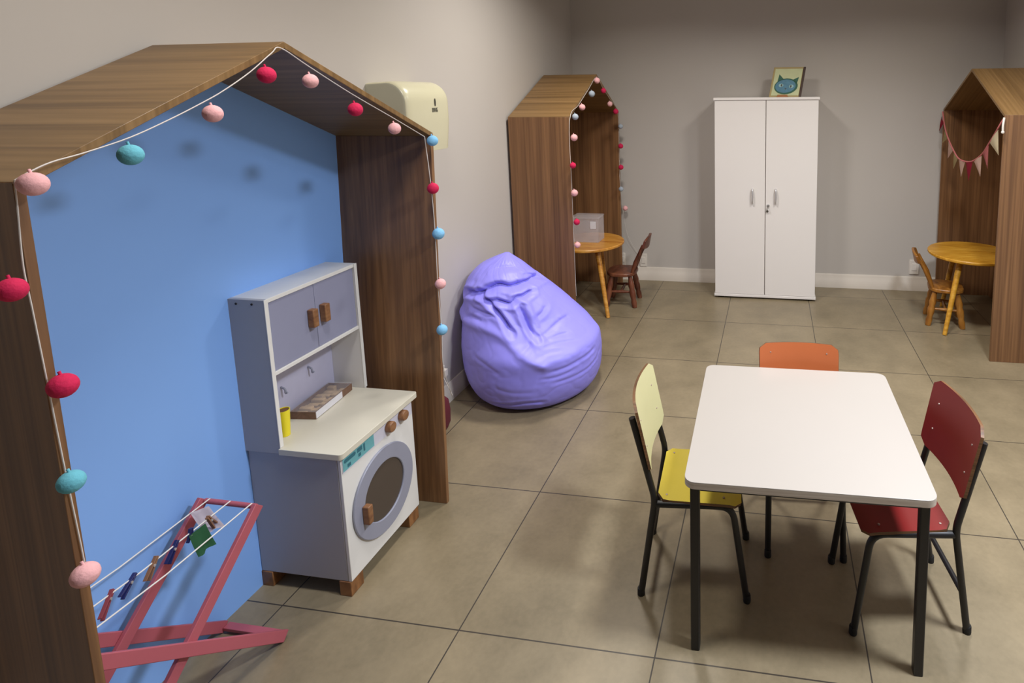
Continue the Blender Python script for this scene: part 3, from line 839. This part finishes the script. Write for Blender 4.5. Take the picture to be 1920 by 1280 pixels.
school_chair('yellow school chair with backrest paled by painted light at the left side of the white table', (0.676, 0.336, 0), math.radians(3.5), 'yellow', 'yellow_lit', 'yellow backrest paled by painted light')
school_chair('red school chair at the right side of the white table', (1.315, 0.307, 0), math.radians(180+8.5), 'red', 'red')
school_chair('orange school chair pushed under the far side of the white table', (1.034, 0.580, 0), math.radians(-90+3), 'orange', 'orange', zt=0.619)

# ------------------------------------------------------------------ round play tables and little wooden chairs
def round_table(label, loc, angs, mat, r=0.27, h=0.497, foot=0.33):
    t = thing('round_table', label, 'table', loc, 0, 'small round wooden play tables')
    bm = bm_new(); lathe(bm, [(0,h-0.022),(r-0.006,h-0.022),(r,h-0.016),(r,h-0.005),(r-0.005,h),(0,h)], (0,0,0), 64); part(t, 'tabletop', bm, mat, smooth=30)
    for a, ft in angs:
        c, s = math.cos(math.radians(a)), math.sin(math.radians(a))
        bm = bm_new()
        ax = Vector((c*0.16, s*0.16, h-0.022)); fx_ = Vector((c*ft, s*ft, 0.0))
        n = 8
        tube(bm, [ax.lerp(fx_, k/n) for k in range(n+1)], 0.02, 14, [0.021-0.007*k/n for k in range(n+1)])
        # keep the foot flat on the floor
        for v in bm.verts:
            if v.co.z < 0.012: v.co.z = max(v.co.z, 0.0)
        part(t, 'leg', bm, mat, smooth=60)
    return t
round_table('round varnished wood table with the clear box inside the far left play frame', (-0.452, 2.615, 0), [(-49,0.32),(75,0.23),(195,0.24)], 'pine', 0.268)
round_table('round yellow wood table standing in the right play frame', (2.268, 2.635, 0), [(-130,0.345),(-10,0.28),(110,0.28)], 'pine_y', 0.275)

def wood_chair(label, loc, rz, mat, bh=1.0):
    r = thing('wooden_chair', label, 'chair', loc, rz, 'little wooden spindle chairs')
    sh = 0.262
    bm = bm_new()
    prof = rrect(0, 0, 0.225, 0.235, 0.085, 8)
    prism(bm, [(x, y, sh-0.026) for x, y in prof], (0,0,0.026))
    part(r, 'seat', bm, mat, bevel=0.006)
    for sx in (-1, 1):
        for sy in (-1, 1):
            a = Vector((sx*0.070, sy*0.075, sh-0.026)); f = Vector((sx*0.108, sy*0.105, 0.0))
            ks = [0,0.08,0.2,0.32,0.42,0.5,0.62,0.74,0.84,1.0]; rs = [0.014,0.016,0.020,0.024,0.019,0.024,0.023,0.018,0.022,0.018]
            bm = bm_new(); tube(bm, [a.lerp(f, k) for k in ks], 0.015, 12, rs)
            for v in bm.verts: v.co.z = max(0.0, v.co.z)
            part(r, 'leg', bm, mat, smooth=60)
    for sy in (-1, 1):
        bm = bm_new(); tube(bm, [(-0.083,sy*0.088,0.115),(0,sy*0.088,0.115),(0.083,sy*0.088,0.115)], 0.010, 10, [0.007,0.012,0.007]); part(r, 'stretcher', bm, mat, smooth=60)
    bm = bm_new(); tube(bm, [(0,-0.078,0.115),(0,0,0.115),(0,0.078,0.115)], 0.010, 10, [0.007,0.012,0.007]); part(r, 'stretcher', bm, mat, smooth=60)
    for k, yy in enumerate((-0.085,-0.043,0.0,0.043,0.085)):
        bm = bm_new()
        rr = [0.013,0.016,0.012,0.011] if abs(yy) > 0.06 else [0.007,0.010,0.008,0.006]
        c = 0.018*(1-(yy/0.085)**2)
        pts = [(-0.088,yy*0.88,sh-0.002),(-0.115-c*0.3,yy*0.92,sh+0.078*bh),(-0.150-c*0.7,yy*0.97,sh+0.158*bh),(-0.175-c,yy,sh+0.213*bh)]
        tube(bm, pts, 0.01, 10, rr); part(r, 'post' if abs(yy) > 0.06 else 'spindle', bm, mat, smooth=60)
    bm = bm_new(); n = 14; lo = []
    pts = []
    for i in range(n+1):
        w = i/n*2-1
        pts.append((w*0.118, -0.178-0.020*(1-w*w), sh+(0.183+0.012*(abs(w)**3))*bh, sh+(0.276-0.022*(abs(w)**2.5))*bh))
    fr, bk = [], []
    for y, x, z0, z1 in pts:
        fr.append((bm.verts.new((x+0.009, y, z0)), bm.verts.new((x-0.010, y, z1))))
        bk.append((bm.verts.new((x-0.009, y, z0)), bm.verts.new((x-0.028, y, z1))))
    for i in range(n):
        bm.faces.new((fr[i][0], fr[i+1][0], fr[i+1][1], fr[i][1])); bm.faces.new((bk[i][1], bk[i+1][1], bk[i+1][0], bk[i][0]))
        bm.faces.new((fr[i][1], fr[i+1][1], bk[i+1][1], bk[i][1])); bm.faces.new((fr[i][0], bk[i][0], bk[i+1][0], fr[i+1][0]))
    bm.faces.new((fr[0][0], fr[0][1], bk[0][1], bk[0][0])); bm.faces.new((fr[n][0], bk[n][0], bk[n][1], fr[n][1]))
    part(r, 'top_rail', bm, mat, bevel=0.003)
    return r
wood_chair('small dark brown wooden chair beside the far left play frame table', (-0.213, 2.690, 0), math.radians(183), 'chair_dark')
wood_chair('small honey brown wooden chair behind the yellow round table', (2.106, 2.612, 0), math.radians(-10), 'chair_honey', 0.86)

# clear storage box on the far left round table
sb = thing('storage_box', 'clear plastic storage box with white tag on the far left round table', 'box', (-0.460, 2.640, 0.4975))
x0, x1, y0, y1, h = -0.105, 0.100, -0.070, 0.075, 0.178
bm = bm_new(); t = 0.003
box(bm, x0, x1, y0, y1, 0, t); box(bm, x0, x1, y0, y0+t, t, h); box(bm, x0, x1, y1-t, y1, t, h); box(bm, x0, x0+t, y0+t, y1-t, t, h); box(bm, x1-t, x1, y0+t, y1-t, t, h)
part(sb, 'tub', bm, 'clear')
bm = bm_new(); prism(bm, [(x, y, h+0.0005) for x, y in rrect((x0+x1)/2, (y0+y1)/2, x1-x0+0.012, y1-y0+0.012, 0.015)], (0,0,0.012)); part(sb, 'lid', bm, 'clear', bevel=0.002)
bm = bm_new(); box(bm, 0.040, 0.084, y0-0.0012, y0-0.0002, 0.105, 0.160); part(sb, 'tag', bm, 'card_white', label='white paper tag')

# ------------------------------------------------------------------ white cupboard
cp = thing('cupboard', 'tall white two-door cupboard against the back wall', 'cupboard', (0.862, 3.04, 0))
bm = bm_new(); box(bm, 0.478, 1.246, 2.900, 3.212, 0.022, 1.538); part(cp, 'carcass', bm, 'cup_white', bevel=0.001, **W)
bm = bm_new(); box(bm, 0.470, 1.254, 2.874, 3.214, 1.5385, 1.558); part(cp, 'top_board', bm, 'cup_white', bevel=0.002, **W)
bm = bm_new(); box(bm, 0.472, 1.252, 2.876, 3.213, 0.014, 0.0338); part(cp, 'bottom_board', bm, 'cup_white', bevel=0.002, **W)
for px in (0.50, 1.18):
    for py in (2.90, 3.15):
        bm = bm_new(); box(bm, px, px+0.045, py, py+0.045, 0, 0.0138); part(cp, 'foot', bm, 'dark', **W)
for xa, xb, hx in ((0.479,0.8605,0.766),(0.8655,1.245,0.941)):
    bm = bm_new(); box(bm, xa, xb, 2.880, 2.8985, 0.036, 1.536); d = part(cp, 'door', bm, 'cup_white', bevel=0.0015, **W)
    q = bm_new()
    pts = [(hx,2.8795,0.868),(hx,2.858,0.862),(hx+0.002,2.852,0.815),(hx,2.858,0.768),(hx,2.8795,0.762)]
    tube(q, smooth_path(pts, 6), 0.0065, 10); part(cp, 'handle', q, 'chrome', parent=d, smooth=60, **W)
    if hx > 0.9:
        q = bm_new(); lathe(q, [(0.011,0.0),(0.011,0.006),(0.009,0.008),(0,0.008)], (0.885, 2.8795, 0.742), 20, 'y')
        q.transform(Matrix.Translation((0,2.8795*2,0)) @ Matrix.Scale(-1, 4, (0,1,0)))
        part(cp, 'lock', q, 'chrome', parent=d, **W)
        q = bm_new(); box(q, 0.8835, 0.8865, 2.856, 2.871, 0.738, 0.746); lathe(q, [(0,-0.0015),(0.010,-0.0015),(0.010,0.0015),(0,0.0015)], (0.885, 2.850, 0.732), 16, 'x')
        box(q, 0.878, 0.881, 2.868, 2.872, 0.690, 0.722); lathe(q, [(0,-0.0015),(0.009,-0.0015),(0.009,0.0015),(0,0.0015)], (0.8795, 2.868, 0.700), 16, 'y')
        part(cp, 'key', q, 'ink', parent=d, **W)

# cat picture leaning on the cupboard top
pb = thing('cat_picture', 'small picture of a blue cat standing on top of the white cupboard', 'picture', (1.0, 2.99, 1.5585))
sh = 0.17
def pic(bm):   # lean back and to the right
    for v in bm.verts:
        v.co = Vector((v.co.x + sh*v.co.z, v.co.y + 0.28*v.co.z, v.co.z))
    return bm
bm = bm_new(); box(bm, -0.118, 0.104, 0, 0.018, 0, 0.225); part(pb, 'panel', pic(bm), 'canvas_frame', bevel=0.002)
bm = bm_new(); box(bm, -0.104, 0.100, -0.0012, -0.0002, 0.012, 0.212); cv = part(pb, 'canvas', pic(bm), 'canvas')
bm = bm_new(); box(bm, 0.1045, 0.122, 0.002, 0.022, 0, 0.226); part(pb, 'dark_edge', pic(bm), 'edge_strip', bevel=0.002)
def flat(pts, y, mat, name):
    bm = bm_new(); prism(bm, [(x, y, z) for x, z in pts], (0, -0.0006, 0)); part(pb, name, pic(bm), mat, parent=cv)
def ell(cx, cz, rx, rz, n=24, a0=0): return [(cx+rx*math.cos(2*PI*k/n+a0), cz+rz*math.sin(2*PI*k/n+a0)) for k in range(n)]
flat(ell(-0.004,0.080,0.088,0.060), -0.0013, 'cat_green', 'outline')
flat([(-0.075,0.110),(-0.068,0.172),(-0.030,0.135)], -0.0013, 'cat_green', 'ear')
flat([(0.040,0.130),(0.082,0.150),(0.074,0.095)], -0.0013, 'cat_green', 'ear')
flat(ell(-0.008,0.082,0.076,0.050), -0.0020, 'cat_blue', 'face')
flat(ell(-0.042,0.088,0.017,0.013), -0.0027, 'cat_light', 'eye')
flat(ell(0.036,0.080,0.017,0.013), -0.0027, 'cat_light', 'eye')
flat(ell(-0.038,0.088,0.006,0.010), -0.0034, 'ink', 'pupil')
flat(ell(0.032,0.080,0.006,0.010), -0.0034, 'ink', 'pupil')
flat([(-0.012,0.066),(0.004,0.066),(-0.004,0.056)], -0.0027, 'ink', 'nose')
es = thing('picture_stand', 'small orange-brown wooden stand at the foot of the cat picture', 'stand', (0.985, 2.965, 1.5585))
bm = bm_new(); box(bm, -0.045, 0.040, -0.012, 0.012, 0, 0.008); part(es, 'base', bm, 'easel', bevel=0.002)
bm = bm_new(); box(bm, -0.040, 0.035, -0.012, -0.006, 0.0082, 0.018); part(es, 'lip', bm, 'easel', bevel=0.002)

# ------------------------------------------------------------------ light: ceiling panels of the room
def lamp(x, y, w, size=0.34, col=(1.0, 0.95, 0.89), spread=150):
    l = bpy.data.lights.new('ceiling_downlight', 'AREA')
    l.shape = 'DISK'; l.size = size; l.energy = w; l.color = col; l.spread = math.radians(spread)
    o = bpy.data.objects.new('ceiling_downlight', l); COL.objects.link(o)
    o.location = (x, y, ZC-0.02)
    return o
WARM, COOL = (1.0, 0.965, 0.90), (0.86, 0.92, 1.0)
for x, y, w, c in ((0.15,1.5,22,WARM),(1.65,1.5,22,WARM),(0.15,-0.2,12,WARM),(1.95,-0.1,68,COOL)):
    lamp(x, y, w, col=c)
wd_ = bpy.data.worlds.new('world'); SC.world = wd_; wd_.use_nodes = True
wd_.node_tree.nodes['Background'].inputs[0].default_value = (0.62, 0.66, 0.85, 1)
wd_.node_tree.nodes['Background'].inputs[1].default_value = 0.025

# ------------------------------------------------------------------ camera
cam = bpy.data.cameras.new('camera'); co = bpy.data.objects.new('camera', cam); COL.objects.link(co)
R = Matrix(((0.98891641,-0.00978281,0.14815067),(0.14815002,0.13082982,-0.98027299),(-0.00979271,0.99135657,0.13082908)))
co.matrix_world = Matrix.Translation((0.92026,-1.37972,1.59063)) @ R.to_4x4()
cam.sensor_width = 36; cam.sensor_fit = 'HORIZONTAL'; cam.lens = 36*1059.047/1920
cam.shift_x = (960-1291.063)/1920; cam.shift_y = (315.374-640)/1920
cam.clip_start = 0.05
SC.camera = co
vs = SC.view_settings
vs.view_transform = 'Standard'; vs.look = 'None'; vs.exposure = 0.0; vs.gamma = 1.0; vs.use_curve_mapping = False
